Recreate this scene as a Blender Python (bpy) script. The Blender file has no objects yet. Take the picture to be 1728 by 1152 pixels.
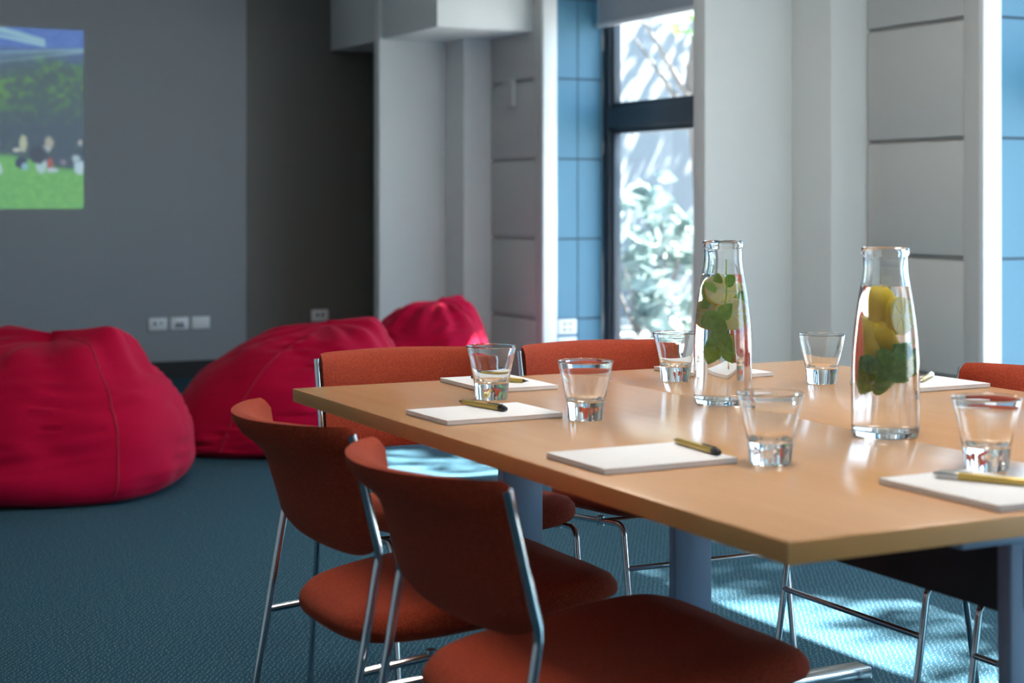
import bpy, bmesh, math, random
from mathutils import Vector, Matrix, noise as mnoise

scene = bpy.context.scene
COL = scene.collection
R = math.radians
random.seed(7)

# ------------------------------------------------------------------ camera
# world frame: x runs across the table, y along it; origin below the table's near left corner
cam_d = bpy.data.cameras.new('camera')
cam = bpy.data.objects.new('camera', cam_d)
COL.objects.link(cam)
cam.location = (-1.065, -1.4365, 1.09)
cam.rotation_euler = (R(90), 0, R(-26.92))
cam_d.sensor_width = 36
cam_d.lens = 2750 / 1728 * 36
cam_d.shift_y = -239 / 1728
cam_d.clip_start = 0.05
cam_d.clip_end = 200
cam_d.dof.use_dof = True
cam_d.dof.focus_distance = 3.25
cam_d.dof.aperture_fstop = 4.3
scene.camera = cam

# ------------------------------------------------------------------ sky, sun, exposure
world = bpy.data.worlds.new('world')
scene.world = world
world.use_nodes = True
wn = world.node_tree.nodes
wn['Background'].inputs[0].default_value = (0.58, 0.79, 1.0, 1)
wn['Background'].inputs[1].default_value = 5.7

sun_d = bpy.data.lights.new('sun', 'SUN')
sun_d.energy = 85
sun_d.color = (1.0, 0.95, 0.88)
sun_d.angle = R(0.55)
sun = bpy.data.objects.new('sun', sun_d)
COL.objects.link(sun)
SUN_EL = R(44)
SUN_H = Vector((-1, 0.06, 0)).normalized()
sun_dir = Vector((SUN_H.x * math.cos(SUN_EL), SUN_H.y * math.cos(SUN_EL), -math.sin(SUN_EL)))
sun.rotation_euler = sun_dir.to_track_quat('-Z', 'Y').to_euler()
sun.location = (12, -2, 9)

CEILING_LIGHT_POWER = 20.0

vs = scene.view_settings
vs.view_transform = 'Standard'
vs.look = 'None'
vs.exposure = 0.22
vs.gamma = 1.0
vs.use_curve_mapping = False
cy = scene.cycles
cy.use_denoising = True
cy.max_bounces = 14
cy.diffuse_bounces = 5
cy.glossy_bounces = 5
cy.transmission_bounces = 14
cy.transparent_max_bounces = 24
cy.sample_clamp_indirect = 10
cy.blur_glossy = 0.5


# ------------------------------------------------------------------ materials
def new_mat(name):
    m = bpy.data.materials.new(name)
    m.use_nodes = True
    return m, m.node_tree.nodes, m.node_tree.links, m.node_tree.nodes['Principled BSDF']


def plain(name, col, rough=0.6, metal=0.0, noise_scale=0, noise_amt=0.0, bump=0.0, spec=0.5, sheen=0.0, coat=0.0):
    m, n, l, b = new_mat(name)
    b.inputs['Base Color'].default_value = (*col, 1)
    b.inputs['Roughness'].default_value = rough
    b.inputs['Metallic'].default_value = metal
    b.inputs['Specular IOR Level'].default_value = spec
    if sheen:
        b.inputs['Sheen Weight'].default_value = sheen
        b.inputs['Sheen Roughness'].default_value = 0.4
    if coat:
        b.inputs['Coat Weight'].default_value = coat
    if noise_scale:
        tc = n.new('ShaderNodeTexCoord')
        nz = n.new('ShaderNodeTexNoise')
        nz.inputs['Scale'].default_value = noise_scale
        nz.inputs['Detail'].default_value = 4
        l.new(tc.outputs['Object'], nz.inputs['Vector'])
        if noise_amt:
            mx = n.new('ShaderNodeMix')
            mx.data_type = 'RGBA'
            mx.inputs[6].default_value = (*[c * (1 - noise_amt) for c in col], 1)
            mx.inputs[7].default_value = (*[min(1, c * (1 + noise_amt)) for c in col], 1)
            l.new(nz.outputs['Fac'], mx.inputs[0])
            l.new(mx.outputs[2], b.inputs['Base Color'])
        if bump:
            bp = n.new('ShaderNodeBump')
            bp.inputs['Strength'].default_value = bump
            bp.inputs['Distance'].default_value = 0.002
            l.new(nz.outputs['Fac'], bp.inputs['Height'])
            l.new(bp.outputs['Normal'], b.inputs['Normal'])
    return m


def mat_carpet():
    m, n, l, b = new_mat('carpet')
    tc = n.new('ShaderNodeTexCoord')
    mp = n.new('ShaderNodeMapping')
    mp.inputs['Rotation'].default_value = (0, 0, R(33))
    mp.inputs['Scale'].default_value = (1, 1, 0)
    l.new(tc.outputs['Object'], mp.inputs['Vector'])
    vo = n.new('ShaderNodeTexVoronoi'); vo.voronoi_dimensions = '2D'
    vo.inputs['Scale'].default_value = 80; vo.inputs['Randomness'].default_value = 0.45
    l.new(mp.outputs['Vector'], vo.inputs['Vector'])
    lt = n.new('ShaderNodeMath'); lt.operation = 'LESS_THAN'
    lt.inputs[1].default_value = 0.15
    l.new(vo.outputs['Distance'], lt.inputs[0])
    # some dots missing / dim
    nz = n.new('ShaderNodeTexNoise'); nz.inputs['Scale'].default_value = 60
    l.new(tc.outputs['Object'], nz.inputs['Vector'])
    ml = n.new('ShaderNodeMath'); ml.operation = 'MULTIPLY'
    l.new(lt.outputs[0], ml.inputs[0]); l.new(nz.outputs['Fac'], ml.inputs[1])
    nz2 = n.new('ShaderNodeTexNoise'); nz2.inputs['Scale'].default_value = 240; nz2.inputs['Detail'].default_value = 3
    l.new(tc.outputs['Object'], nz2.inputs['Vector'])
    base = n.new('ShaderNodeMix'); base.data_type = 'RGBA'
    base.inputs[6].default_value = (0.008, 0.038, 0.060, 1)
    base.inputs[7].default_value = (0.019, 0.082, 0.126, 1)
    l.new(nz2.outputs['Fac'], base.inputs[0])
    mx = n.new('ShaderNodeMix'); mx.data_type = 'RGBA'
    mx.inputs[7].default_value = (0.40, 0.46, 0.45, 1)
    l.new(ml.outputs[0], mx.inputs[0]); l.new(base.outputs[2], mx.inputs[6])
    l.new(mx.outputs[2], b.inputs['Base Color'])
    b.inputs['Roughness'].default_value = 0.95
    b.inputs['Specular IOR Level'].default_value = 0.15
    bp = n.new('ShaderNodeBump'); bp.inputs['Strength'].default_value = 0.5; bp.inputs['Distance'].default_value = 0.003
    l.new(nz2.outputs['Fac'], bp.inputs['Height']); l.new(bp.outputs['Normal'], b.inputs['Normal'])
    return m


def mat_weave(name, c1, c2, scale=520):
    m, n, l, b = new_mat(name)
    tc = n.new('ShaderNodeTexCoord')
    nz = n.new('ShaderNodeTexNoise'); nz.inputs['Scale'].default_value = scale; nz.inputs['Detail'].default_value = 2
    l.new(tc.outputs['Object'], nz.inputs['Vector'])
    rp = n.new('ShaderNodeValToRGB')
    rp.color_ramp.elements[0].position = 0.40; rp.color_ramp.elements[0].color = (*c1, 1)
    rp.color_ramp.elements[1].position = 0.62; rp.color_ramp.elements[1].color = (*c2, 1)
    l.new(nz.outputs['Fac'], rp.inputs['Fac'])
    l.new(rp.outputs['Color'], b.inputs['Base Color'])
    b.inputs['Roughness'].default_value = 0.9
    b.inputs['Specular IOR Level'].default_value = 0.2
    b.inputs['Sheen Weight'].default_value = 0.08
    b.inputs['Sheen Tint'].default_value = (1, 0.6, 0.45, 1)
    bp = n.new('ShaderNodeBump'); bp.inputs['Strength'].default_value = 0.35; bp.inputs['Distance'].default_value = 0.0015
    l.new(nz.outputs['Fac'], bp.inputs['Height']); l.new(bp.outputs['Normal'], b.inputs['Normal'])
    return m


def mat_wood():
    m, n, l, b = new_mat('beech_laminate')
    tc = n.new('ShaderNodeTexCoord')
    mp = n.new('ShaderNodeMapping'); mp.inputs['Scale'].default_value = (26, 1.6, 26)
    l.new(tc.outputs['Object'], mp.inputs['Vector'])
    nz = n.new('ShaderNodeTexNoise'); nz.inputs['Scale'].default_value = 1.6; nz.inputs['Detail'].default_value = 2
    l.new(mp.outputs['Vector'], nz.inputs['Vector'])
    rp = n.new('ShaderNodeValToRGB')
    rp.color_ramp.elements[0].position = 0.3; rp.color_ramp.elements[0].color = (0.66, 0.350, 0.165, 1)
    rp.color_ramp.elements[1].position = 0.75; rp.color_ramp.elements[1].color = (0.70, 0.380, 0.185, 1)
    l.new(nz.outputs['Fac'], rp.inputs['Fac'])
    l.new(rp.outputs['Color'], b.inputs['Base Color'])
    b.inputs['Roughness'].default_value = 0.2
    b.inputs['Specular IOR Level'].default_value = 0.5
    return m


def mat_glass(name, ior=1.47, col=(1, 1, 1), rough=0.0):
    m, n, l, b = new_mat(name)
    b.inputs['Base Color'].default_value = (*col, 1)
    b.inputs['Transmission Weight'].default_value = 1.0
    b.inputs['Roughness'].default_value = rough
    b.inputs['IOR'].default_value = ior
    return m


def mat_pane():
    m, n, l, b = new_mat('window_glass')
    out = n['Material Output']
    tr = n.new('ShaderNodeBsdfTransparent'); tr.inputs[0].default_value = (0.93, 0.97, 0.98, 1)
    gl = n.new('ShaderNodeBsdfGlossy'); gl.inputs['Roughness'].default_value = 0.02
    mx = n.new('ShaderNodeMixShader')
    mx.inputs[0].default_value = 0.06; l.new(tr.outputs[0], mx.inputs[1]); l.new(gl.outputs[0], mx.inputs[2])
    l.new(mx.outputs[0], out.inputs['Surface'])
    n.remove(b)
    return m


def mat_emit(name, col, strength):
    m, n, l, b = new_mat(name)
    b.inputs['Base Color'].default_value = (0.8, 0.8, 0.8, 1)
    b.inputs['Emission Color'].default_value = (*col, 1)
    b.inputs['Emission Strength'].default_value = strength
    return m


def mat_picture():
    m, n, l, b = new_mat('projected_light')
    at = n.new('ShaderNodeAttribute'); at.attribute_name = 'Col'
    l.new(at.outputs['Color'], b.inputs['Emission Color'])
    b.inputs['Emission Strength'].default_value = 0.85
    b.inputs['Base Color'].default_value = (0.10, 0.10, 0.11, 1)
    b.inputs['Roughness'].default_value = 0.9
    return m


def mat_leaf(name, c1, c2, trans=0.3, sc=3.0):
    m, n, l, b = new_mat(name)
    tc = n.new('ShaderNodeTexCoord')
    nz = n.new('ShaderNodeTexNoise'); nz.inputs['Scale'].default_value = sc
    l.new(tc.outputs['Object'], nz.inputs['Vector'])
    mx = n.new('ShaderNodeMix'); mx.data_type = 'RGBA'
    mx.inputs[6].default_value = (*c1, 1); mx.inputs[7].default_value = (*c2, 1)
    l.new(nz.outputs['Fac'], mx.inputs[0])
    l.new(mx.outputs[2], b.inputs['Base Color'])
    b.inputs['Roughness'].default_value = 0.5
    if trans:
        tl = n.new('ShaderNodeBsdfTranslucent'); ms = n.new('ShaderNodeMixShader'); ms.inputs[0].default_value = trans
        l.new(mx.outputs[2], tl.inputs['Color']); l.new(b.outputs[0], ms.inputs[1]); l.new(tl.outputs[0], ms.inputs[2])
        l.new(ms.outputs[0], n['Material Output'].inputs['Surface'])
    return m


M = {
    'carpet': mat_carpet(),
    'paint': plain('white_wall_paint', (0.75, 0.755, 0.75), 0.75, noise_scale=6, noise_amt=0.02),
    'panel': plain('grey_white_panel_paint', (0.57, 0.57, 0.555), 0.6, noise_scale=8, noise_amt=0.02),
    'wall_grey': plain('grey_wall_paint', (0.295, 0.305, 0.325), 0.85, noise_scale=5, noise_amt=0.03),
    'wall_taupe': plain('taupe_wall', (0.165, 0.155, 0.14), 0.85, noise_scale=5, noise_amt=0.03),
    'ceiling': plain('ceiling_paint', (0.75, 0.75, 0.74), 0.9, noise_scale=4, noise_amt=0.02),
    'black': plain('black_skirting', (0.008, 0.008, 0.009), 0.6, noise_scale=20, noise_amt=0.1),
    'blue': plain('blue_reveal_panel', (0.060, 0.185, 0.285), 0.45, noise_scale=3, noise_amt=0.06),
    'blue_gap': plain('dark_blue_joint', (0.02, 0.06, 0.10), 0.6, noise_scale=3, noise_amt=0.06),
    'frame': plain('charcoal_window_frame', (0.022, 0.030, 0.045), 0.4, noise_scale=9, noise_amt=0.06),
    'blind': plain('grey_roller_blind', (0.36, 0.40, 0.44), 0.8, noise_scale=60, noise_amt=0.05),
    'white_plastic': plain('white_plastic', (0.78, 0.79, 0.80), 0.35, noise_scale=9, noise_amt=0.02),
    'dark_plastic': plain('dark_plastic', (0.03, 0.03, 0.035), 0.4, noise_scale=9, noise_amt=0.05),
    'blue_plastic': plain('dark_blue_plastic', (0.03, 0.04, 0.16), 0.4, noise_scale=9, noise_amt=0.05),
    'wood': mat_wood(),
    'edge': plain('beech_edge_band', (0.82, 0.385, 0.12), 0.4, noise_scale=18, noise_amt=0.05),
    'silver': plain('silver_grey_paint', (0.30, 0.40, 0.56), 0.42, 0.2, noise_scale=12, noise_amt=0.03),
    'dark_panel': plain('dark_grey_panel', (0.045, 0.042, 0.05), 0.6, noise_scale=12, noise_amt=0.05),
    'chrome': plain('chrome', (0.72, 0.74, 0.77), 0.11, 1.0, noise_scale=30, noise_amt=0.02),
    'rubber': plain('black_rubber', (0.012, 0.012, 0.012), 0.7, noise_scale=30, noise_amt=0.1),
    'orange': mat_weave('rust_orange_weave', (0.25, 0.026, 0.012), (0.43, 0.062, 0.023)),
    'bag': plain('red_cotton', (0.42, 0.0015, 0.032), 0.85, noise_scale=350, noise_amt=0.12, bump=0.25, spec=0.1, sheen=0.05),
    'seam': plain('red_seam', (0.36, 0.0015, 0.027), 0.85, noise_scale=350, noise_amt=0.12),
    'paper': plain('white_paper', (0.86, 0.85, 0.87), 0.7, noise_scale=40, noise_amt=0.01),
    'board': plain('grey_board', (0.45, 0.43, 0.42), 0.8, noise_scale=40, noise_amt=0.05),
    'gold': plain('gold_pen_barrel', (0.62, 0.44, 0.12), 0.32, 0.55, noise_scale=40, noise_amt=0.03),
    'pen_black': plain('black_pen_plastic', (0.02, 0.018, 0.018), 0.3, noise_scale=40, noise_amt=0.05),
    'pen_silver': plain('silver_pen_metal', (0.7, 0.69, 0.66), 0.2, 1.0, noise_scale=40, noise_amt=0.03),
    'glass': mat_glass('clear_glass', 1.47, (0.99, 1.0, 0.995)),
    'water': mat_glass('clear_water', 1.333),
    'rind': plain('lemon_rind', (1.0, 0.68, 0.005), 0.4, noise_scale=300, noise_amt=0.08, bump=0.3),
    'flesh': plain('lemon_flesh', (0.86, 0.76, 0.28), 0.4, noise_scale=120, noise_amt=0.08),
    'pith': plain('lemon_pith', (0.90, 0.86, 0.62), 0.5, noise_scale=60, noise_amt=0.03),
    'mint': mat_leaf('mint_leaf', (0.28, 0.62, 0.04), (0.70, 0.95, 0.22), 0.3, 90),
    'mint_dark': mat_leaf('dark_mint_leaf', (0.10, 0.38, 0.03), (0.65, 0.95, 0.22), 0.35, 110),
    'pane': mat_pane(),
    'pavement': plain('pale_pavement', (0.20, 0.20, 0.195), 0.9, noise_scale=3, noise_amt=0.1),
    'render_wall': plain('pale_rendered_wall', (0.112, 0.125, 0.145), 0.9, noise_scale=2, noise_amt=0.04),
    'leaf': mat_leaf('tree_leaf', (0.06, 0.14, 0.04), (0.22, 0.36, 0.10)),
    'leaf_blue': mat_leaf('shrub_leaf', (0.10, 0.15, 0.16), (0.26, 0.33, 0.30)),
    'bark': plain('bark', (0.12, 0.10, 0.09), 0.9, noise_scale=25, noise_amt=0.3, bump=0.5),
    'lamp_frame': plain('white_lamp_frame', (0.8, 0.8, 0.8), 0.5, noise_scale=9, noise_amt=0.02),
    'lamp_glow': mat_emit('lamp_diffuser', (1.0, 0.90, 0.79), CEILING_LIGHT_POWER),
    'picture': mat_picture(),
}


# ------------------------------------------------------------------ helpers
class MB:
    """collects shapes and links them as one mesh object"""
    def __init__(self):
        self.v, self.f, self.sm = [], [], []

    def add(self, vs_, fs, smooth=False):
        o = len(self.v)
        self.v += [tuple(p) for p in vs_]
        for f in fs:
            self.f.append(tuple(i + o for i in f)); self.sm.append(smooth)
        return self

    def box(self, a, b, bevel=0.0):
        bm = bmesh.new()
        bmesh.ops.create_cube(bm, size=1)
        for v in bm.verts:
            v.co = Vector([(a[i] + b[i]) / 2 + v.co[i] * (b[i] - a[i]) for i in range(3)])
        if bevel:
            bmesh.ops.bevel(bm, geom=bm.edges[:], offset=bevel, segments=2, affect='EDGES', profile=0.5)
        bm.verts.index_update()
        self.add([v.co for v in bm.verts], [[v.index for v in f.verts] for f in bm.faces], bool(bevel))
        bm.free()
        return self

    def tube(self, pts, r, n=10, caps=True, flat=1.0):
        pts = [Vector(p) for p in pts]
        rs = r if isinstance(r, (list, tuple)) else [r] * len(pts)
        rings, up = [], None
        for i, p in enumerate(pts):
            if i == 0: t = pts[1] - pts[0]
            elif i == len(pts) - 1: t = pts[-1] - pts[-2]
            else: t = (pts[i] - pts[i - 1]).normalized() + (pts[i + 1] - pts[i]).normalized()
            t.normalize()
            if up is None:
                up = Vector((0, 1, 0)) if abs(t.y) < 0.9 else Vector((0, 0, 1))
            a = (up - t * up.dot(t)).normalized()
            b = t.cross(a)
            up = a
            rings.append([p + (a * math.cos(k * 2 * math.pi / n) * flat + b * math.sin(k * 2 * math.pi / n)) * rs[i] for k in range(n)])
        V = [q for rg in rings for q in rg]
        F = []
        for i in range(len(rings) - 1):
            for k in range(n):
                F.append((i * n + k, i * n + (k + 1) % n, (i + 1) * n + (k + 1) % n, (i + 1) * n + k))
        if caps:
            F.append(tuple(range(n))[::-1]); F.append(tuple((len(rings) - 1) * n + k for k in range(n)))
        return self.add(V, F, True)

    def lathe(self, prof, n=48, c=(0, 0, 0), mod=None, closed=False):
        V, F, idx = [], [], []
        for j, (r, z) in enumerate(prof):
            if r < 1e-6:
                idx.append([len(V)] * n); V.append((c[0], c[1], c[2] + z))
            else:
                row = []
                for k in range(n):
                    a = 2 * math.pi * k / n
                    rr = r * (mod(j, a) if mod else 1)
                    row.append(len(V)); V.append((c[0] + rr * math.cos(a), c[1] + rr * math.sin(a), c[2] + z))
                idx.append(row)
        m = len(prof)
        for j in range(m if closed else m - 1):
            A, B = idx[j], idx[(j + 1) % m]
            for k in range(n):
                q = [A[k], A[(k + 1) % n], B[(k + 1) % n], B[k]]
                q2 = []
                for i in q:
                    if i not in q2: q2.append(i)
                if len(q2) > 2: F.append(tuple(q2))
        return self.add(V, F, True)

    def loft(self, rings, caps=True, smooth=True):
        n = len(rings[0])
        V = [p for rg in rings for p in rg]
        F = []
        for i in range(len(rings) - 1):
            for k in range(n):
                F.append((i * n + k, i * n + (k + 1) % n, (i + 1) * n + (k + 1) % n, (i + 1) * n + k))
        if caps:
            F.append(tuple(range(n))[::-1]); F.append(tuple((len(rings) - 1) * n + k for k in range(n)))
        return self.add(V, F, smooth)

    def mesh(self, name, m):
        me = bpy.data.meshes.new(name)
        me.from_pydata(self.v, [], self.f)
        bm = bmesh.new(); bm.from_mesh(me)
        bmesh.ops.recalc_face_normals(bm, faces=bm.faces[:])
        bm.to_mesh(me); bm.free()
        for p, s in zip(me.polygons, self.sm): p.use_smooth = s
        me.materials.append(m if not isinstance(m, str) else M[m])
        return me

    def build(self, name, m, parent=None, loc=None, rot=None):
        me = self.mesh(name, m)
        try:
            me.set_sharp_from_angle(angle=R(42))
        except Exception:
            pass
        o = bpy.data.objects.new(name, me)
        COL.objects.link(o)
        if parent: o.parent = parent
        if loc: o.location = loc
        if rot: o.rotation_euler = rot
        return o


def tag(o, label=None, cat=None, group=None, kind=None):
    if label: o['label'] = label
    if cat: o['category'] = cat
    if group: o['group'] = group
    if kind: o['kind'] = kind
    return o


def thing(name, label, cat, loc=(0, 0, 0), rz=0, group=None):
    o = bpy.data.objects.new(name, None)
    COL.objects.link(o)
    o.empty_display_size = 0.1
    o.location = loc; o.rotation_euler = (0, 0, rz)
    return tag(o, label, cat, group)


def copy_tree(o, parent=None):
    c = o.copy(); COL.objects.link(c)
    if parent is not None: c.parent = parent
    for ch in list(o.children): copy_tree(ch, c)
    return c


def struct(o, label=None, cat=None):
    return tag(o, label, cat, kind='structure')


def arc(p0, p1, p2, r, n=6):
    """points of a rounded corner p0-p1-p2"""
    p0, p1, p2 = Vector(p0), Vector(p1), Vector(p2)
    a = p1 + (p0 - p1).normalized() * r
    b = p1 + (p2 - p1).normalized() * r
    return [a * (1 - t) ** 2 + p1 * 2 * t * (1 - t) + b * t * t for t in [i / n for i in range(n + 1)]]


# ------------------------------------------------------------------ room shell
X0, X1, Y0, Y1, H = -4.2, 3.70, -4.6, 8.37, 2.70
TABLE_H = 0.72
fl = MB().box((X0 - .15, Y0 - .15, -.12), (X1, Y1 + .15, 0)).build('floor', 'carpet')
struct(fl, 'dark teal carpet floor with fine pale dots', 'floor')
ce = MB().box((X0 - .15, Y0 - .15, H), (X1 + .15, Y1 + .15, H + .12)).build('ceiling', 'ceiling')
struct(ce, 'plain white ceiling above the meeting room', 'ceiling')
wl = MB().box((X0 - .15, Y0 - .15, 0), (X0, Y1 + .15, H)).build('wall_left', 'paint')
struct(wl, 'white wall on the left of the meeting room', 'wall')
wf = MB().box((X0, Y0 - .15, 0), (X1, Y0, H)).build('wall_front', 'paint')
struct(wf, 'white wall behind the viewer', 'wall')
wb = bpy.data.objects.new('wall_back', None); COL.objects.link(wb)
struct(wb, 'dim grey far wall with the projected picture', 'wall')
wb.location = (0, Y1, 0)
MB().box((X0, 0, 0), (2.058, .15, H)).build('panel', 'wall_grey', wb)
MB().box((2.062, .006, 0), (X1, .15, H)).build('panel', 'wall_taupe', wb)  # right stretch of the far wall, coloured darker and warmer than the left
bb = MB().box((X0, Y1 - .014, 0), (X1 - .42, Y1, .105)).build('baseboard_back', 'black')
struct(bb, 'black skirting board along the far grey wall', 'baseboard')

# bulkhead below the ceiling in the far right corner
bk = MB().box((2.615, 6.717, 2.04), (3.215, Y1, H), .003).build('trim_1', 'paint')
struct(bk, 'white boxed bulkhead hanging over the far right corner', 'bulkhead')

LEVELS = [0.0, 0.42, 0.87, 1.32, 1.77, 2.22, H]
PITCH = 3.45


def pier(k, dy):
    """wall pier between two windows: fin, step, grooved panels, white end strip, blue reveal panels"""
    w = bpy.data.objects.new('wall_right', None); COL.objects.link(w)
    w.location = (0, dy, 0)
    struct(w, ['far white wall pier with thin fin beside the magenta bean bags',
               'nearer white wall pier standing between the two windows',
               'white wall pier beside the viewer'][k], 'wall')
    MB().box((2.60, 7.515, 0), (3.70, 7.60, H), .003).build('fin', 'paint', w)
    if k == 0:
        MB().box((3.30, 7.60, 0), (3.70, Y1 - dy, H)).build('core', 'paint', w)
    MB().box((3.03, 7.255, 0), (3.70, 7.515, H), .003).build('step', 'paint', w)
    MB().box((3.230, 6.605, 0), (3.70, 7.255, H)).build('core', 'panel', w)
    for i in range(len(LEVELS) - 1):
        MB().box((3.205, 6.690, LEVELS[i] + (.010 if i else 0)), (3.230, 7.243, LEVELS[i + 1] - .010), .0015).build('panel', 'panel', w)
    MB().box((3.205, 6.592, 0), (3.230, 6.688, H), .001).build('stile', 'panel', w)
    MB().box((3.200, 6.578, 0), (3.288, 6.605, H), .003).build('end_strip', 'white_plastic', w)
    MB().box((3.288, 6.598, 0), (3.591, 6.640, H)).build('joint_backing', 'blue_gap', w)
    for (xa, xb) in ((3.290, 3.424), (3.431, 3.590)):
        for i in range(len(LEVELS) - 1):
            MB().box((xa, 6.594, LEVELS[i] + (.006 if i else 0)), (xb, 6.599, LEVELS[i + 1] - .006)).build('panel', 'blue', w)
    return w


for k in range(3):
    pier(k, -PITCH * k)
# closing wall beyond the last window
o = MB().box((3.03, Y0, 0), (3.70, 7.515 - 3 * PITCH, H)).build('wall_right', 'paint')
struct(o, 'plain end of the window wall behind the viewer', 'wall')


def window(k, dy):
    y0, y1 = 7.60 - PITCH, 6.594
    w = bpy.data.objects.new('window_%d' % (k + 1), None); COL.objects.link(w)
    w.location = (0, dy, 0)
    struct(w, ['tall charcoal framed window showing the bright garden', 'charcoal framed window beside the right-hand chairs',
               'charcoal framed window beside the viewer'][k], 'window')
    fx0, fx1 = 3.592, 3.662
    m = MB().box((fx0, y1 - .075, .08), (fx1, y1, H), .004)
    m.box((fx0, y0, .08), (fx1, y0 + .075, H), .004)
    m.box((fx0, y0, .08), (fx1, y1, .16), .004).box((fx0, y0, H - .12), (fx1, y1, H), .004)
    m.build('frame', 'frame', w)
    MB().box((fx0 - .008, y0 + .07, 1.49), (fx1, y1 - .07, 1.605), .004).build('transom', 'frame', w)
    # slim sash bars round the panes
    for (za, zb) in ((.16, 1.49), (1.605, H - .12)):
        s = MB()
        s.box((fx0 + .012, y1 - .105, za), (fx1 - .012, y1 - .075, zb), .003)
        s.box((fx0 + .012, y0 + .075, za), (fx1 - .012, y0 + .105, zb), .003)
        s.box((fx0 + .012, y0 + .105, za), (fx1 - .012, y1 - .105, za + .03), .003)
        s.box((fx0 + .012, y0 + .105, zb - .03), (fx1 - .012, y1 - .105, zb), .003)
        sash = s.build('sash', 'frame', w)
        MB().box((3.622, y0 + .10, za + .025), (3.628, y1 - .10, zb - .025)).build('pane', 'pane', sash)
    MB().box((3.40, y0, 0), (3.70, y1, .08)).build('window_sill', 'paint', w)
    b = thing('roller_blind', ['grey roller blind half drawn over the tall garden window', 'grey roller blind over the window by the right-hand chairs',
                               'grey roller blind over the window beside the viewer'][k], 'blind', (3.555, dy, 0))
    MB().box((-.0015, y0 + .02, 2.085), (.0015, y1 - .012, 2.64)).build('fabric', 'blind', b)
    MB().box((-.008, y0 + .015, 2.062), (.008, y1 - .004, 2.088), .004).build('bottom_rail', 'white_plastic', b)
    MB().tube([(0.0, y0 + .015, 2.665), (0.0, y1 - .005, 2.665)], .03, 16).build('roller', 'blind', b)


for k in range(3):
    window(k, -PITCH * k)

# ------------------------------------------------------------------ ceiling lamps (above and behind the frame)
def ceiling_light(x, y, label):
    t = thing('ceiling_light', label, 'ceiling light', (x, y, H), 0, 'square ceiling lights')
    MB().box((-.31, -.31, -.035), (.31, -.28, 0), .003).box((-.31, .28, -.035), (.31, .31, 0), .003) \
        .box((-.31, -.28, -.035), (-.28, .28, 0), .003).box((.28, -.28, -.035), (.31, .28, 0), .003).build('frame', 'lamp_frame', t)
    MB().box((-.28, -.28, -.022), (.28, .28, -.012)).build('diffuser', 'lamp_glow', t)


ceiling_light(.85, 2.75, 'square ceiling lamp behind the far-end chairs')
ceiling_light(2.1, 1.4, 'square ceiling lamp over the right-side chairs')
ceiling_light(.45, .3, 'square ceiling lamp over the near table end')

# ------------------------------------------------------------------ outside
gd = MB().box((3.70, -30, -.30), (45, 50, -.12)).build('ground', 'pavement')
struct(gd, 'pale sunlit paving outside the window', 'ground')
gw = thing('garden_wall', 'pale sunlit rendered wall seen through the window', 'wall', (8.0, 13.3, -.12), R(25))
MB().box((-5.5, 0, 0), (6.5, .25, 5.2), .01).build('body', 'render_wall', gw)
MB().box((-5.55, -.05, 5.2), (6.55, .30, 5.3), .01).build('coping', 'render_wall', gw)


def foliage(c, rad, n, size, seed, m, parent, squash=1.0, hollow=0.35):
    rnd = random.Random(seed)
    V, F = [], []
    cl = [Vector((rnd.gauss(0, 1), rnd.gauss(0, 1), rnd.gauss(0, 1))).normalized() * rad * rnd.uniform(hollow, 1) for _ in range(max(6, n // 60))]
    for i in range(n):
        q = cl[rnd.randrange(len(cl))] + Vector((rnd.gauss(0, 1), rnd.gauss(0, 1), rnd.gauss(0, 1))) * rad * .16
        q.z *= squash
        p = Vector(c) + q
        a = Vector((rnd.gauss(0, 1), rnd.gauss(0, 1), rnd.gauss(0, .6))).normalized()
        b = a.cross(Vector((rnd.gauss(0, 1), rnd.gauss(0, 1), rnd.gauss(0, 1)))).normalized()
        s = size * rnd.uniform(.6, 1.4)
        o_ = len(V)
        V += [p - a * s, p + b * s * .42 - a * s * .1, p + a * s, p - b * s * .42 - a * s * .1]
        F.append((o_, o_ + 1, o_ + 2, o_ + 3))
    o = MB().add(V, F, False).build('foliage', m, parent)
    tag(o, kind='stuff')
    return o


def tree(x, y, h, rad, n, size, label, seed, m='leaf'):
    t = thing('tree', label, 'tree', (x, y, -.12), 0, 'garden trees outside the windows')
    MB().tube([(0, 0, 0), (.05, .03, h * .4), (-.04, .06, h * .75), (.03, 0, h)], [.10 * min(1, rad), .08 * min(1, rad), .06 * min(1, rad), .02], 10).build('trunk', 'bark', t)
    rnd = random.Random(seed)
    for i in range(6):
        a = i * 1.05 + rnd.uniform(-.2, .2)
        MB().tube([(0, 0, h * (.5 + .05 * i)), (math.cos(a) * rad * .4, math.sin(a) * rad * .4, h * (.65 + .05 * i)),
                   (math.cos(a) * rad * .75, math.sin(a) * rad * .75, h * (.75 + .06 * i))], [.04 * min(1, rad), .028 * min(1, rad), .01], 6).build('branch', 'bark', t)
    foliage((0, 0, h), rad, n, size, seed, m, t, .8)
    return t


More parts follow.
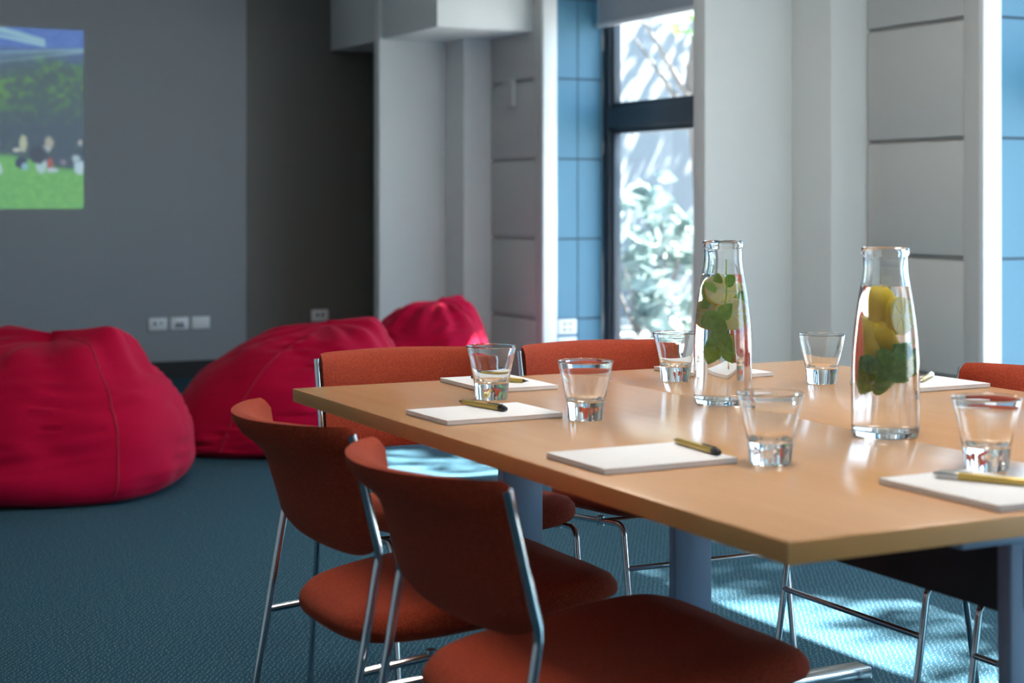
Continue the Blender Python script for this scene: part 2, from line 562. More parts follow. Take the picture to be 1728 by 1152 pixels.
tree(8.3, 5.50, 6.3, 1.75, 1600, .11, 'leafy tree dappling the sun on the far carpet', 3)
tree(8.3, 2.70, 6.35, 1.0, 3200, .085, 'dense slender tree shading the carpet between the windows', 4)
tree(8.9, .30, 6.9, 1.15, 800, .10, 'leafy tree dappling the sun beside the right-hand chairs', 5)
tree(12.2, 12.8, 5.2, 1.9, 1700, .13, 'leafy tree shading the pale garden wall', 11)
tree(6.70, 10.33, 3.0, 0.75, 200, .08, 'slim pale-leaved tree seen through the upper window pane', 17)
for i, (x, y, h, rad, n, lab) in enumerate([(6.45, 10.9, .35, .55, 420, 'blue-green shrub seen low through the left of the window'),
                                            (7.15, 11.6, .55, .5, 300, 'pale shrub seen low through the right of the window')]):
    s = thing('garden_shrub', lab, 'shrub', (x, y, -.12), 0, 'garden shrubs')
    for a in range(5):
        MB().tube([(0, 0, 0), (math.cos(a * 1.25) * .15, math.sin(a * 1.25) * .15, h), (math.cos(a * 1.25) * .3, math.sin(a * 1.25) * .3, h * 1.8)],
                  [.02, .012, .004], 6).build('stem', 'bark', s)
    foliage((0, 0, h + .25), rad, n // 2, .13, 40 + i, 'leaf_blue', s, 1.5, .1)

# ------------------------------------------------------------------ projected picture
def projected_picture():
    # photo-like scene: sky, pale roofs, tree, people on a lawn; u 0..1 left to right, v 0..1 top to bottom
    W_, H_ = 1.70, 1.06
    nu, nv = 300, 190
    rnd = random.Random(5)

    def mix(a, b, t): return tuple(a[i] * (1 - t) + b[i] * t for i in range(3))

    def sm(a, b, x):
        t = max(0, min(1, (x - a) / (b - a))); return t * t * (3 - 2 * t)
    blobs = []   # seated people: (u, v, ru, rv, colour)
    base = [(.787, .745, .020, .035, (.02, .03, .09)), (.80, .765, .012, .02, (.25, .5, .6)), (.795, .64, .013, .045, (.45, .52, .35)),
            (.775, .675, .016, .012, (.5, .55, .5)), (.855, .755, .019, .05, (.42, .62, .66)), (.885, .75, .010, .035, (.40, .10, .08)),
            (.893, .785, .020, .012, (.5, .6, .75)), (.882, .635, .014, .035, (.40, .40, .32)), (.868, .67, .016, .02, (.45, .55, .55)),
            (.845, .70, .03, .05, (.03, .04, .07)), (.985, .77, .018, .04, (.50, .68, .80)), (.975, .72, .015, .02, (.40, .55, .6)),
            (.988, .63, .008, .016, (.45, .45, .45)), (.93, .74, .010, .016, (.25, .22, .3))]
    for k in range(3):
        blobs += [((u - .26 * (k) - .02 * k) % 1.0, v + .01 * k, a, b, c) for (u, v, a, b, c) in base]

    def colour(u, v):
        n1 = mnoise.noise(Vector((u * 38, v * 26, .3)))
        n2 = mnoise.noise(Vector((u * 90, v * 60, 4.3)))
        n3 = mnoise.noise(Vector((u * 12, v * 9, 9.1)))
        sky = (.05, .13, .48)
        c = mix(sky, (.10, .22, .60), .5 + .5 * n1)
        # pale roof beams running down to the right
        for (v0, sl, wd) in ((.015, .40, .022), (.05, .30, .012), (.16, -.18, .010)):
            d = abs(v - (v0 + sl * (u - .72)))
            if u < .87 or sl < 0: c = mix(c, (.30, .55, .66), (1 - sm(wd * .5, wd, d)) * .9)
        if v > .08 + .42 * max(0, .82 - u) * 0 + .04 * n3 and v > .10 - .30 * (u - .86) * (1 if u > .86 else 0):
            under = (.06, .11, .20)
            c = mix(c, under, .75 * sm(.08, .14, v))
            for (v0, sl, wd) in ((.19, -.25, .010), (.14, -.12, .008)):
                d = abs(v - (v0 + sl * (u - .72)))
                c = mix(c, (.22, .40, .48), (1 - sm(wd * .5, wd, d)) * .8)
        # tree crown
        tr = sm(.0, .12, v - (.09 + .30 * abs(u - .93) + .05 * n3))
        g = mix((.05, .10, .10), (.10, .28, .06), sm(-.1, .6, .7 * n1 + .35 * n2 + 2.6 * max(0, .80 - u) * (1 if v > .25 else .3)))
        c = mix(c, g, tr)
        # dark shade under the crown
        c = mix(c, (.045, .075, .12), sm(.36, .56, v + .03 * n1) * .85)
        # lawn
        lawn = mix((.10, .40, .10), (.20, .55, .13), .5 + .5 * n2 + .3 * n1)
        edge = .70 + .08 * sm(.72, .95, u) + .012 * n1
        for (bu, bv, ru, rv, bc) in blobs:
            pass
        c = mix(c, lawn, sm(edge - .02, edge + .02, v))
        for (bu, bv, ru, rv, bc) in blobs:
            d = math.hypot((u - bu) / ru, (v - bv) / rv) + .25 * n2
            if d < 1.2: c = mix(c, bc, 1 - sm(.75, 1.2, d))
        return mix(c, (.09, .12, .15), .28)

    V, F, C = [], [], []
    for j in range(nv + 1):
        for i in range(nu + 1):
            V.append((-W_ + W_ * i / nu, 0, H_ * (1 - j / nv)))
            C.append(colour(i / nu, j / nv))
    for j in range(nv):
        for i in range(nu):
            a = j * (nu + 1) + i
            F.append((a, a + 1, a + nu + 2, a + nu + 1))
    me = bpy.data.meshes.new('projected_picture')
    me.from_pydata(V, [], F)
    ca = me.color_attributes.new('Col', 'FLOAT_COLOR', 'POINT')
    flat = []
    for c in C: flat += [c[0], c[1], c[2], 1.0]
    ca.data.foreach_set('color', flat)
    me.materials.append(M['picture'])
    o = bpy.data.objects.new('projected_picture', me); COL.objects.link(o)
    o.location = (1.053, Y1 - .003, 1.037)
    tag(o, 'projected picture of people sitting on a green lawn under a tree', 'projection')


projected_picture()

# ------------------------------------------------------------------ power points
def outlet(x, z, label, cat, marks, group='outlet plates low on the far wall'):
    t = thing('wall_outlet', label, cat, (x, Y1, z), 0, group)
    MB().box((-.056, -.012, -.037), (.056, 0, .037), .004).build('plate', 'white_plastic', t)
    for (ax, az, bx, bz, m) in marks:
        MB().box((ax, -.014, az), (bx, -.011, bz), .0008).build('socket', m, t)


outlet(1.500, .335, 'leftmost white outlet plate of the row on the far wall', 'outlet',
       [(-.028, -.006, -.012, .012, 'dark_plastic'), (.012, -.002, .022, .012, 'dark_plastic')])
outlet(1.632, .335, 'middle white data plate with dark blue sockets on the far wall', 'outlet',
       [(-.022, -.012, -.004, .006, 'dark_plastic'), (.004, -.012, .022, .006, 'dark_plastic'), (-.03, -.024, .03, -.014, 'blue_plastic')])
outlet(1.765, .335, 'rightmost white outlet plate of the row on the far wall', 'outlet', [(-.03, .006, -.022, .016, 'white_plastic'), (.02, .006, .028, .016, 'white_plastic')])
outlet(2.54, .355, 'lone outlet plate on the far wall behind the middle bean bag', 'outlet', [(-.026, -.006, -.008, .012, 'dark_plastic'), (.008, -.006, .026, .012, 'dark_plastic')])

t = thing('wall_outlet', 'white four-hole socket plate on the blue window reveal', 'outlet', (3.357, 6.594, .378))
MB().box((-.060, -.012, -.042), (.060, 0, .042), .003).build('plate', 'white_plastic', t)
for sx in (-.018, .018):
    for sz in (-.016, .016):
        MB().box((sx - .007, -.0135, sz - .007), (sx + .007, -.0115, sz + .007), .0008).build('socket', 'dark_plastic', t)
t = thing('wall_outlet', 'blank white plate below the four-hole socket on the blue reveal', 'outlet', (3.357, 6.594, .275))
MB().box((-.060, -.012, -.045), (.060, 0, .045), .003).build('plate', 'white_plastic', t)
MB().box((-.045, -.014, -.030), (.045, -.0115, .030), .001).build('cover', 'white_plastic', t)

t = thing('wall_bracket', 'small pale bracket box on the grooved wall panel', 'bracket', (3.205, 6.97, 1.70))
MB().box((-.030, -.055, -.075), (0, .055, .075), .003).build('body', 'panel', t)
MB().box((-.036, -.062, .070), (0, .062, .082), .002).build('cap', 'panel', t)

# ------------------------------------------------------------------ tables
TT = .026


def table(name, label, x0, x1, legs, foot_to, panel_x):
    t = thing(name, label, 'table', (0, 0, 0))
    MB().box((x0 + .0015, .0015, TABLE_H - TT), (x1 - .0015, 1.6105, TABLE_H), .0015).build('tabletop', 'wood', t)
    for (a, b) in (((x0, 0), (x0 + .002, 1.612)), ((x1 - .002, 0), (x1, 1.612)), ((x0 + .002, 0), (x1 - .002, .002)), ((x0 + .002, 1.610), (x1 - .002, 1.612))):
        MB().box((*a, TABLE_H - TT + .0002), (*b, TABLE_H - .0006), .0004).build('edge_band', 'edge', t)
    for (lx, ly) in legs:
        MB().box((lx - .0435, ly - .0125, .10), (lx + .0435, ly + .0125, TABLE_H - TT - .022), .004).build('leg', 'silver', t)
        far = foot_to
        xa, xb = min(lx - .045 if far > lx else far, far), max(lx + .045 if far < lx else far, far)
        MB().box((xa, ly - .026, .062), (xb, ly + .026, .106), .007).build('foot', 'chrome', t)
        for cx_ in (xa + .03, xb - .03):
            c = MB().tube([(cx_, ly - .016, .031), (cx_, ly - .004, .031)], .031, 18).tube([(cx_, ly + .004, .031), (cx_, ly + .016, .031)], .031, 18)
            c.tube([(cx_, ly, .031), (cx_, ly, .066)], .006, 8).tube([(cx_, ly - .017, .031), (cx_, ly + .017, .031)], .006, 8)
            c.build('castor', 'rubber', t)
        MB().box((lx - .13, ly - .022, TABLE_H - TT - .024), (lx + .17, ly + .022, TABLE_H - TT - .0005), .003).build('arm', 'silver', t)
        if ly < .5:
            MB().box((lx - .022, ly - .0145, .585), (lx + .030, ly - .0122, .662), .001).build('cover_plate', 'silver', t)
    ys = sorted(l[1] for l in legs)
    MB().box((panel_x - .006, ys[0] + .014, .577), (panel_x + .006, ys[1] - .014, TABLE_H - TT - .001), .002).build('modesty_panel', 'dark_panel', t)
    return t


SEAM = .6215
table('meeting_table', 'beech-topped table on the left of the joined pair', 0, SEAM - .0008, [(.428, .080), (.373, 1.36)], .06, .398)
table('meeting_table', 'beech-topped table on the right of the joined pair, nearer the windows', SEAM + .0008, 1.243, [(.775, .080), (.730, 1.31)], 1.171, .760)


# ------------------------------------------------------------------ chairs
def make_chair():
    t = thing('meeting_chair', 'x', 'chair')
    hw_r, hw_f = .2125, .196
    rx = lambda z: .044 - (z - .565) * .2486
    # backrest: lofted section across the width
    rings = []
    ns = 25
    for i in range(ns):
        s = -1 + 2 * i / (ns - 1)
        y = s * .2035
        zb = .553 + .022 * abs(s) ** 6
        zt = .748
        bulge = .054 * (1 - s * s)
        e = 1 - .2 * max(0, (abs(s) - .86) / .14) ** 2
        mid, nrm = [], []
        nt = 12
        for j in range(nt + 1):
            tt = j / nt
            z = zb + tt * (zt - zb)
            cu = max(0, (tt - .60) / .40)
            x = rx(z) - bulge * (.55 + .45 * tt) - .044 * cu ** 2 * (1 - s * s) ** .6
            mid.append(Vector((x, y, z)))
        loop_f, loop_b = [], []
        for j in range(nt + 1):
            a = mid[max(0, j - 1)]; b = mid[min(nt, j + 1)]
            d = (b - a).normalized()
            nn = Vector((d.z, 0, -d.x))
            tt = j / nt
            th = (.0105 + .008 * max(0, (tt - .6) / .4)) * e
            k = 1.0
            if j == 0: k = .35
            if j == nt: k = .45
            loop_f.append(mid[j] + nn * th * k)
            loop_b.append(mid[j] - nn * th * k)
        top = mid[-1] + (mid[-1] - mid[-2]).normalized() * .008 * e
        bot = mid[0] - (mid[1] - mid[0]).normalized() * .005
        rings.append([bot] + loop_f + [top] + loop_b[::-1])
    MB().loft(rings).build('backrest', 'orange', t)
    # seat pad
    zr = lambda x: .392 + .036 * (x - .0135) / .43
    rings = []
    n = 56
    for (sc, dz) in ((.02, .050), (.35, .0515), (.65, .052), (.86, .0485), (.955, .040), (.995, .028), (1.0, .020), (.985, .012), (.93, .004), (.80, -.004), (.5, -.008), (.02, -.009)):
        rg = []
        for k in range(n):
            a = 2 * math.pi * k / n
            c, s = math.cos(a), math.sin(a)
            px = (abs(c) ** .50) * (1 if c >= 0 else -1)
            py = (abs(s) ** .50) * (1 if s >= 0 else -1)
            x = .264 + .240 * px * sc
            w = .186 + .036 * (x - .04) / .46
            y = w * py * sc
            zz = zr(x) + .010 + dz + .010 * (y / .2) ** 2 * (1 if dz > .02 else .3) - .014 * max(0, (x - .42) / .08) ** 2
            rg.append(Vector((x, y, zz)))
        rings.append(rg)
    MB().loft(rings).build('seat', 'orange', t)
    for s in (-1, 1):
        yr, yf = s * hw_r, s * hw_f
        # upright and rear leg in one bent tube
        top, bend, foot = (0, yr, .744), (.044, yr, .565), (-.055, yr, .004)
        MB().tube([top] + arc(top, bend, foot, .014) + [foot], .0068, 12).build('leg', 'chrome', t)
        # seat rail running into the front leg
        a, b, c = (.0135, yr, .392), (.448, yf, .428), (.512, yf, .004)
        rail_end = Vector(b) + (Vector(a) - Vector(b)).normalized() * .024
        MB().tube([a, rail_end], .0062, 12).build('seat_rail', 'chrome', t)
        ar = arc(a, b, c, .024)
        MB().tube([rail_end] + ar[1:] + [c], .0062, 12).build('leg', 'chrome', t)
        for px in (.13, .36):
            f = (px - .0135) / .4345
            yy = yr + (yf - yr) * f
            zz = .392 + .036 * f
            MB().tube([(px, yy, zz - .009), (px, yy, zz + .010)], .0082, 10).build('stud', 'chrome', t)
        for (fx, fy) in ((-.055, yr), (.512, yf)):
            MB().tube([(fx, fy, 0), (fx, fy, .02)], .009, 10).build('glide', 'rubber', t)
    MB().tube([(.462, -hw_f, .340), (.462, hw_f, .340)], .0055, 10).build('stretcher', 'chrome', t)
    MB().tube([(.36, -.19, .421), (.36, .19, .421)], .004, 8).build('stretcher', 'chrome', t)
    return t


CH = [((-.190, 1.020, 0), 0, 'rust orange chair on the left side, nearest the far table corner'),
      ((-.190, .512, 0), 0, 'rust orange chair on the left side, closest to the viewer'),
      ((.372, 1.900, 0), -93.5, 'rust orange chair at the far end, in front of the bean bags'),
      ((.845, 1.868, 0), -91, 'rust orange chair at the far end, in front of the garden window'),
      ((1.290, .935, 0), 180, 'rust orange chair tucked in on the right side, its back top showing'),
      ((1.290, .415, 0), 180, 'rust orange chair on the right side, only a front leg and seat edge showing')]
proto = make_chair()
for i, (loc, rz, lab) in enumerate(CH):
    c = proto if i == 0 else copy_tree(proto)
    c.location = loc; c.rotation_euler = (0, 0, R(rz))
    tag(c, lab, 'chair', 'rust orange meeting chairs')


# ------------------------------------------------------------------ bean bags
def bean_bag(label, loc, rz, a, b, h, off, seed, top_w=.42, peaks=()):
    t = thing('bean_bag', label, 'bean bag', loc, rz, 'red bean bags on the carpet')
    prof = [(0, 0), (.35, 0), (.70, .0), (.86, .012), (.95, .06), (1.0, .16), (.995, .27), (.955, .40), (.88, .54), (.77, .68), (.64, .80), (.50, .89), (.34, .955), (.18, .985), (0, 1.0)]
    nv, nu = 72, 128

    def pr(v):
        x = v * (len(prof) - 1)
        i = min(int(x), len(prof) - 2); f = x - i
        p = [prof[max(0, min(len(prof) - 1, i + d))] for d in (-1, 0, 1, 2)]
        out = []
        for c in (0, 1):
            out.append(.5 * (2 * p[1][c] + (p[2][c] - p[0][c]) * f + (2 * p[0][c] - 5 * p[1][c] + 4 * p[2][c] - p[3][c]) * f * f
                             + (3 * p[1][c] - p[0][c] - 3 * p[2][c] + p[3][c]) * f ** 3))
        return max(0, out[0]), max(0, out[1])
    V, F = [], []
    for j in range(nv + 1):
        rr, zz = pr(j / nv)
        for i in range(nu):
            u = 2 * math.pi * i / nu
            c, s = math.cos(u), math.sin(u)
            # soft square plan
            q = 1 / (abs(c) ** 2.6 + abs(s) ** 2.6) ** (1 / 2.6)
            wid = rr + (top_w - .42) * max(0, zz - .3) * min(1, rr * 2.5)
            x, y = a * wid * q * c, b * wid * q * s
            k = zz ** 1.25
            x += off[0] * k; y += off[1] * k
            z = h * zz
            amp = 1 if zz > .01 else 0
            p = Vector((x * 2.4 + seed, y * 2.4, z * 2.4))
            lump = mnoise.noise(p) * .05 + mnoise.noise(p * 2.3) * .018
            # gathers running down from the top and up from the base, cross folds in the middle
            fold = math.sin(u * 11 + seed + 3 * mnoise.noise(p)) * .014 * max(0, (zz - .72) / .28) * min(1, rr * 3)
            fold += math.sin(u * 17 + seed * 2) * .007 * max(0, 1 - abs(zz - .12) / .16)
            w = mnoise.noise(Vector((u * 2.2 + seed, zz * 16, 1.7 * seed)))
            fold += -abs(w) * .034 * max(0, .25 + mnoise.noise(Vector((u * 1.3, zz * 2.5, seed)))) * 2
            d = (lump + fold) * amp * min(1, rr * 2.5)
            nrm = Vector((c, s, .25 + .6 * zz)).normalized()
            P = Vector((x, y, z)) + nrm * d
            # corner peaks of the gathered top
            for (pu, ph) in peaks:
                dd = math.cos(u - pu)
                if dd > 0: P.z += ph * dd ** 4 * math.exp(-((zz - .93) / .07) ** 2)
            P.z = max(0.0, P.z)
            V.append(P)
    for j in range(nv):
        for i in range(nu):
            F.append((j * nu + i, j * nu + (i + 1) % nu, (j + 1) * nu + (i + 1) % nu, (j + 1) * nu + i))
    MB().add(V, F, True).build('cover', 'bag', t)
    # stitched seams: thin cords lying on the cover
    for us in (int(nu * ((.08 + seed * .13) % 1)), int(nu * ((.41 + seed * .13) % 1)), int(nu * ((.74 + seed * .13) % 1))):
        pts = [V[j * nu + us % nu] for j in range(int(nv * .30), int(nv * .95), 2)]
        MB().tube(pts, .0045, 6).build('seam', 'seam', t)
    return t


bean_bag('large red bean bag on the far left below the projected picture', (.12, 4.86, 0), R(-27), .55, .48, .55, (.04, .06), 1.0, .60, ((-.25, .11), (2.6, .09)))
bean_bag('red bean bag in the middle, slumping to a low tip on its left', (1.25, 5.50, 0), R(-27), .55, .45, .535, (.25, .05), 2.3, .40, ((.2, .05), (2.6, .03)))
bean_bag('magenta-lit bean bag furthest back, against the white wall pier', (2.30, 6.42, 0), R(-27), .42, .38, .55, (.17, .06), 3.7, .40, ((.9, .05), (3.6, .02)))


# ------------------------------------------------------------------ tableware
GLASS = None


def make_glass(x, y, label):
    global GLASS
    if GLASS is None:
        t = thing('drinking_glass', label, 'glass')
        out = [(0, .0004), (.024, .0), (.0285, .001), (.0300, .004), (.0312, .020), (.0330, .034), (.0340, .038), (.0375, .056), (.0420, .076), (.0462, .0965), (.0472, .0985)]
        inn = [(.0466, .0998), (.0455, .0990), (.0448, .0965), (.0405, .076), (.0358, .056), (.0325, .041), (.0300, .035), (.020, .0315), (0, .0305)]
        MB().lathe(out + inn, 72, (0, 0, 0), lambda j, a: 1 - (.045 * (.5 + .5 * math.cos(a * 12)) ** 2 if 3 <= j <= 4 else 0)).build('tumbler', 'glass', t)
        GLASS = t
        o = t
    else:
        o = copy_tree(GLASS)
    o.location = (x, y, TABLE_H); o.rotation_euler = (0, 0, x * 7)
    tag(o, label, 'glass', 'clear tumblers on the tables')
    return o


for (x, y, lab) in [(.270, 1.277, 'tumbler in front of the notepad at the far left corner'),
                    (.287, .953, 'tumbler right of the second notepad on the left table'),
                    (.738, 1.377, 'tumbler just left of the farther water bottle'),
                    (.977, 1.2075, 'tumbler standing alone between the two bottles at the back'),
                    (.293, .438, 'tumbler beside the nearest left-side notepad, in front of the far bottle'),
                    (.528, .2625, 'tumbler at the right picture edge behind the nearest notepad')]:
    make_glass(x, y, lab)


def notepad(x0, y0, x1, y1, label, rz=0):
    cx_, cy_ = (x0 + x1) / 2, (y0 + y1) / 2
    t = thing('notepad', label, 'notepad', (cx_, cy_, TABLE_H), R(rz), 'white notepads on the tables')
    hx, hy = (x1 - x0) / 2, (y1 - y0) / 2
    MB().box((-hx, -hy, 0), (hx, hy, .0014), .0003).build('backing_board', 'board', t)
    for i in range(4):
        d = .0004 * ((i * 7) % 3 - 1)
        MB().box((-hx + d, -hy + d, .0014 + i * .0018), (hx + d, hy - d, .0014 + (i + 1) * .0018 - .00005), .0002).build('page_block', 'paper', t)
    return t


PZ = TABLE_H + .0086
notepad(.036, .459, .252, .622, 'white notepad nearest the viewer on the left table edge', .5)
notepad(.046, .992, .264, 1.154, 'second white notepad along the left table edge', 1.5)
notepad(.303, 1.362, .458, 1.582, 'white notepad at the far end before the left far chair', -1)
notepad(.815, 1.362, .970, 1.582, 'white notepad at the far end before the window-side chair', 1)
notepad(1.015, 1.002, 1.231, 1.165, 'white notepad on the right side before the tucked-in chair', 0)
notepad(.321, .020, .476, .237, 'white notepad at the near table end, cut by the picture edge', 0)


def pen(p, q, label, silver=False, z=PZ):
    """writing tip at p, clip end at q"""
    p, q = Vector((p[0], p[1], z + .0052)), Vector((q[0], q[1], z + .0052))
    d = (q - p); L = .138; d.normalize()
    t = thing('pen', label, 'pen', p, math.atan2(d.y, d.x), 'gold pens on the notepads')
    S = lambda pr, m, nm, par=t: MB().tube([(x, 0, 0) for (x, r) in pr], [r for (x, r) in pr], 14).build(nm, m, par)
    S([(0, .0006), (.003, .0010), (.012, .0034)], 'pen_silver' if silver else 'pen_black', 'tip')
    S([(.012, .0036), (.014, .0046), (.040, .0050)], 'gold', 'grip')
    S([(.040, .0050), (.105, .0051)], 'gold', 'barrel')
    cap = S([(.105, .0051), (.107, .0053), (L - .006, .0053)] if silver else [(.120, .0052), (.121, .0053), (L - .006, .0053)], 'pen_silver' if silver else 'pen_black', 'cap')
    if not silver: S([(.105, .0051), (.120, .0051)], 'gold', 'collar')
    S([(L - .006, .0040), (L, .0036)], 'pen_silver' if silver else 'pen_black', 'button')
    MB().box((.088, -.0016, .0050), (L - .010, .0016, .0068), .0005).build('clip', 'pen_silver' if silver else 'pen_black', cap)
    return t


pen((.247, .617), (.236, .480), 'gold pen with black ends on the nearest left-side notepad')
pen((.158, 1.180), (.186, 1.030), 'gold pen with black ends across the second left-side notepad')
pen((.414, 1.405), (.345, 1.535), 'gold pen behind the tumbler on the far left notepad')
pen((.850, 1.430), (.915, 1.545), 'gold pen on the far notepad seen through the bottle')
pen((1.105, 1.062), (1.208, 1.145), 'gold pen on the right-side notepad behind the nearer bottle', True)
pen((.452, .085), (.384, .205), 'gold pen with silver cap on the near end notepad', True)


# ------------------------------------------------------------------ bottles with lemon and mint
def r_in(z):
    pts = [(0, .046), (.105, .0495), (.124, .0488), (.149, .047), (.179, .0438), (.207, .040), (.233, .0354), (.249, .0326), (.3, .031)]
    for (z0, r0), (z1, r1) in zip(pts, pts[1:]):
        if z <= z1: return r0 + (r1 - r0) * (z - z0) / (z1 - z0)
    return .031


def leaf_mesh(L, W, curl, m, name, parent, loc, rot):
    from mathutils import Euler
    nx, ny = 10, 6
    T = Matrix.Translation(loc) @ Euler(rot).to_matrix().to_4x4()
    V, F = [], []
    for i in range(nx + 1):
        u = i / nx
        w = W * (math.sin(math.pi * min(1, u ** .75)) ** .8 + .02) * .5 * (1 + .06 * math.cos(i * math.pi))
        for j in range(ny + 1):
            v = -1 + 2 * j / ny
            p = T @ Vector(((u - .5) * L, v * w, abs(v) * W * .14 + curl * L * (u * u) + .0006 * math.sin(j * 3 + i * 2)))
            lim = r_in(p.z) - .003
            q = math.hypot(p.x, p.y)
            if q > lim: p.x *= lim / q; p.y *= lim / q
            V.append(p)
    for i in range(nx):
        for j in range(ny):
            a = i * (ny + 1) + j
            F.append((a, a + 1, a + ny + 2, a + ny + 1))
    o = MB().add(V, F, True).build(name, m, parent)
    md = o.modifiers.new('thickness', 'SOLIDIFY'); md.thickness = .0007; md.offset = 0
    return o


def lemon_slice(label, base, loc, rot, r=.026, th=.006, wedge=False):
    t = thing('lemon_wedge' if wedge else 'lemon_slice', label, 'lemon', (base[0] + loc[0], base[1] + loc[1], TABLE_H + loc[2]))
    t.rotation_euler = [R(a) for a in rot]
    if not wedge:
        MB().lathe([(r - .0012, -th / 2), (r, -th / 2 + .001), (r, th / 2 - .001), (r - .0012, th / 2)], 40, closed=True).build('rind', 'rind', t)
        MB().lathe([(0, -th / 2 + .0001), (r - .0011, -th / 2 + .0001), (r - .0011, th / 2 - .0001), (0, th / 2 - .0001)], 40).build('pith', 'pith', t)
        for k in range(8):
            a0, a1 = 2 * math.pi * (k + .08) / 8, 2 * math.pi * (k + .92) / 8
            ri, ro = .003, r - .0035
            pts = [(ri * math.cos((a0 + a1) / 2), ri * math.sin((a0 + a1) / 2))] + [(ro * math.cos(a0 + (a1 - a0) * i / 6), ro * math.sin(a0 + (a1 - a0) * i / 6)) for i in range(7)]
            n = len(pts)
            z0, z1 = -th / 2 - .0003, th / 2 + .0003
            V = [(x, y, z0) for x, y in pts] + [(x, y, z1) for x, y in pts]
            F = [tuple(range(n))[::-1], tuple(range(n, 2 * n))] + [(i, (i + 1) % n, n + (i + 1) % n, n + i) for i in range(n)]
            MB().add(V, F).build('segment', 'flesh', t)
    else:
        # wedge of a pointed oval fruit, rind on the round side
        L, span = .036, R(84)
        rings_o, rings_i = [], []
        for i in range(13):
            u = -1 + 2 * i / 12
            rad = r * max(.06, (1 - abs(u) ** 3.4)) ** .5
            rings_o.append([(rad * math.cos(-span / 2 + span * k / 10), rad * math.sin(-span / 2 + span * k / 10), u * L) for k in range(11)])
        V = [p for rg in rings_o for p in rg]; F = []
        for i in range(12):
            for k in range(10):
                F.append((i * 11 + k, i * 11 + k + 1, (i + 1) * 11 + k + 1, (i + 1) * 11 + k))
        MB().add(V, F, True).build('rind', 'rind', t).modifiers.new('thickness', 'SOLIDIFY').thickness = .0022
        V, F = [], []
        for i in range(13):
            u = -1 + 2 * i / 12
            rad = r * max(.06, (1 - abs(u) ** 3.4)) ** .5 * .95
            V += [(.001, 0, u * L * .96)] + [(rad * math.cos(-span / 2 * .99 + span * .99 * k / 10), rad * math.sin(-span / 2 * .99 + span * .99 * k / 10), u * L * .97) for k in range(11)]
        for i in range(12):
            for k in range(12):
                F.append((i * 12 + k, i * 12 + (k + 1) % 12, (i + 1) * 12 + (k + 1) % 12, (i + 1) * 12 + k))
        MB().add(V, F, True).build('flesh', 'flesh', t)
    return t


def sprig(label, base, stem, leaves, m):
    t = thing('mint_sprig', label, 'mint', (base[0], base[1], TABLE_H))
    MB().tube(stem, .0011, 6).build('stem', 'mint', t)
    for (loc, rot, L, W) in leaves:
        leaf_mesh(L, W, -.12, m, 'leaf', t, loc, [R(a) for a in rot])
    return t


def bottle(x, y, label):
    t = thing('water_bottle', label, 'bottle', (x, y, TABLE_H), 0, 'glass water bottles with lemon and mint')
    out = [(0, .003), (.030, .0025), (.045, .0), (.0495, .0015), (.0520, .006), (.0525, .012), (.0525, .105), (.0518, .125), (.0500, .150), (.0468, .180),
           (.0430, .208), (.0385, .234), (.0358, .250), (.0346, .262), (.0343, .280), (.0352, .2825), (.0368, .285), (.0372, .290), (.0365, .2945)]
    inn = [(.0345, .2955), (.0328, .293), (.0320, .285), (.0317, .262), (.0330, .249), (.0358, .233), (.0404, .207), (.0442, .179), (.0474, .149), (.0492, .124),
           (.0499, .105), (.0499, .016), (.0480, .011), (.042, .009), (.020, .0095), (0, .010)]
    MB().lathe(out + inn, 80).build('bottle_glass', 'glass', t)
    w = [(0, .0097), (.020, .0092), (.0421, .0087), (.0482, .0107), (.0502, .016), (.0502, .105), (.0495, .124), (.0477, .149), (.0445, .179), (.0407, .207), (.0361, .233), (.0355, .2355), (0, .2352)]
    o = MB().lathe(w, 80).build('bottle_water', 'water', None, (x, y, TABLE_H))
    tag(o, 'clear water filling the ' + label.split(' bottle')[0] + ' bottle to its shoulder', 'water')


B1, B2 = (.620, 1.0345), (.617, .581)
bottle(*B1, 'farther clear glass bottle with lemon slices and a long mint sprig')
bottle(*B2, 'nearer clear glass bottle with lemon wedges and a dark mint bunch')
# camera's right and toward-viewer directions in the table frame, used only to lay out the fruit as it floats
rt = Vector((.8917, -.4527, 0)); tw = Vector((-.4527, -.8917, 0))


def at(dx, dn, z):
    v = rt * dx + tw * dn
    return (v.x, v.y, z)


yaw = 63.1   # turns a part's +x towards the viewer's side
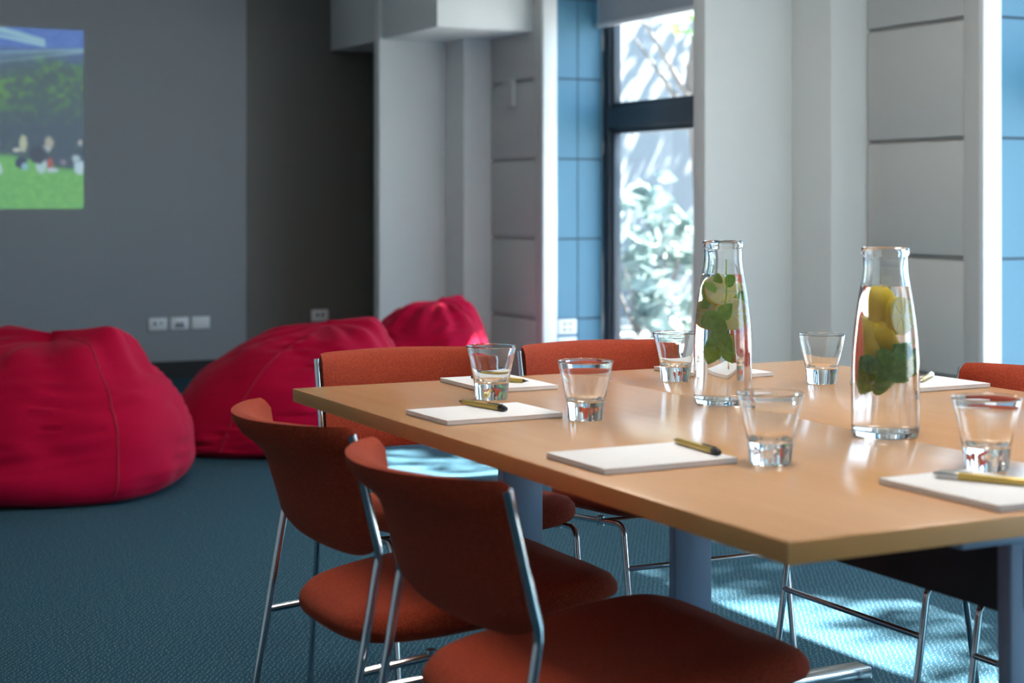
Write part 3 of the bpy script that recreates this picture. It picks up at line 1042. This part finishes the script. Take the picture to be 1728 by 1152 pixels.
# farther bottle
lemon_slice('lemon slice near the top of the farther bottle', B1, at(-.004, .004, .203), (62, 14, -27 + 8), .029, .008)
lemon_slice('lemon slice facing out at the right of the farther bottle', B1, at(.012, .014, .163), (84, 0, -27 + 12), .029, .008)
lemon_slice('lemon slice tilted at the left of the farther bottle', B1, at(-.015, -.006, .160), (60, -35, -27), .028, .008)
lemon_slice('lemon slice hidden at the back of the farther bottle', B1, at(.008, -.014, .198), (75, 25, -27 + 30), .024, .008)
sp = []
for (dx, dn, z, ax, ay, az, L) in [(.012, .018, .224, 85, -20, -60, .030), (-.026, .012, .205, 85, 60, 160, .032), (-.030, .014, .186, 88, -70, 200, .030),
                                  (-.026, .024, .152, 82, 10, 170, .042), (-.012, .036, .146, 84, 40, -20, .040), (.002, .036, .170, 85, -55, -20, .034),
                                  (-.016, .036, .116, 84, 20, 150, .040), (.002, .040, .112, 84, 55, -30, .042), (-.022, .032, .094, 80, 70, 160, .042),
                                  (.006, .040, .094, 84, 70, -30, .036), (-.012, .038, .130, 84, 80, -10, .036),
                                  (.032, .010, .185, 82, 70, -10, .040), (-.010, .012, .226, 70, 20, 100, .026)]:
    sp.append((at(dx, dn, z), (ax, ay, az - 27), L, L * .80))
sprig('bright green mint sprig hanging in the farther bottle', B1,
      [at(.004, .018, .262), at(.003, .024, .20), at(-.004, .034, .15), at(-.006, .036, .09)], sp, 'mint')
# nearer bottle
lemon_slice('lemon wedge with its rind out high in the nearer bottle', B2, at(-.008, -.010, .200), (4, 4, yaw + 182), .029, wedge=True)
lemon_slice('lemon slice on edge at the right of the nearer bottle', B2, at(.014, .012, .188), (86, 0, -27 + 52), .029, .010)
lemon_slice('lemon wedge lying at the left of the nearer bottle', B2, at(-.027, -.004, .150), (-4, -8, yaw + 200), .028, wedge=True)
lemon_slice('lemon wedge low in the middle of the nearer bottle', B2, at(.004, .000, .150), (14, 24, yaw + 160), .028, wedge=True)
sp = []
rnd = random.Random(21)
for i in range(30):
    dx = -.038 + .076 * ((i * 7) % 30) / 29
    z = .112 + .016 * (dx / .036) + rnd.uniform(-.019, .017)
    dn = math.sqrt(max(0, .046 ** 2 - dx * dx)) * rnd.uniform(.35, 1.0)
    sp.append((at(dx, dn, z), (rnd.uniform(65, 100), rnd.uniform(-40, 50), rnd.uniform(-35, 35) + (153 if i % 2 else -27)), rnd.uniform(.036, .048), rnd.uniform(.024, .032)))
sp.append((at(-.018, .036, .080), (84, 8, -27), .030, .025))
sprig('dark green bunch of mint across the nearer bottle', B2,
      [at(-.034, .012, .085), at(-.012, .022, .108), at(.010, .020, .125), at(.034, .008, .150)], sp, 'mint_dark')
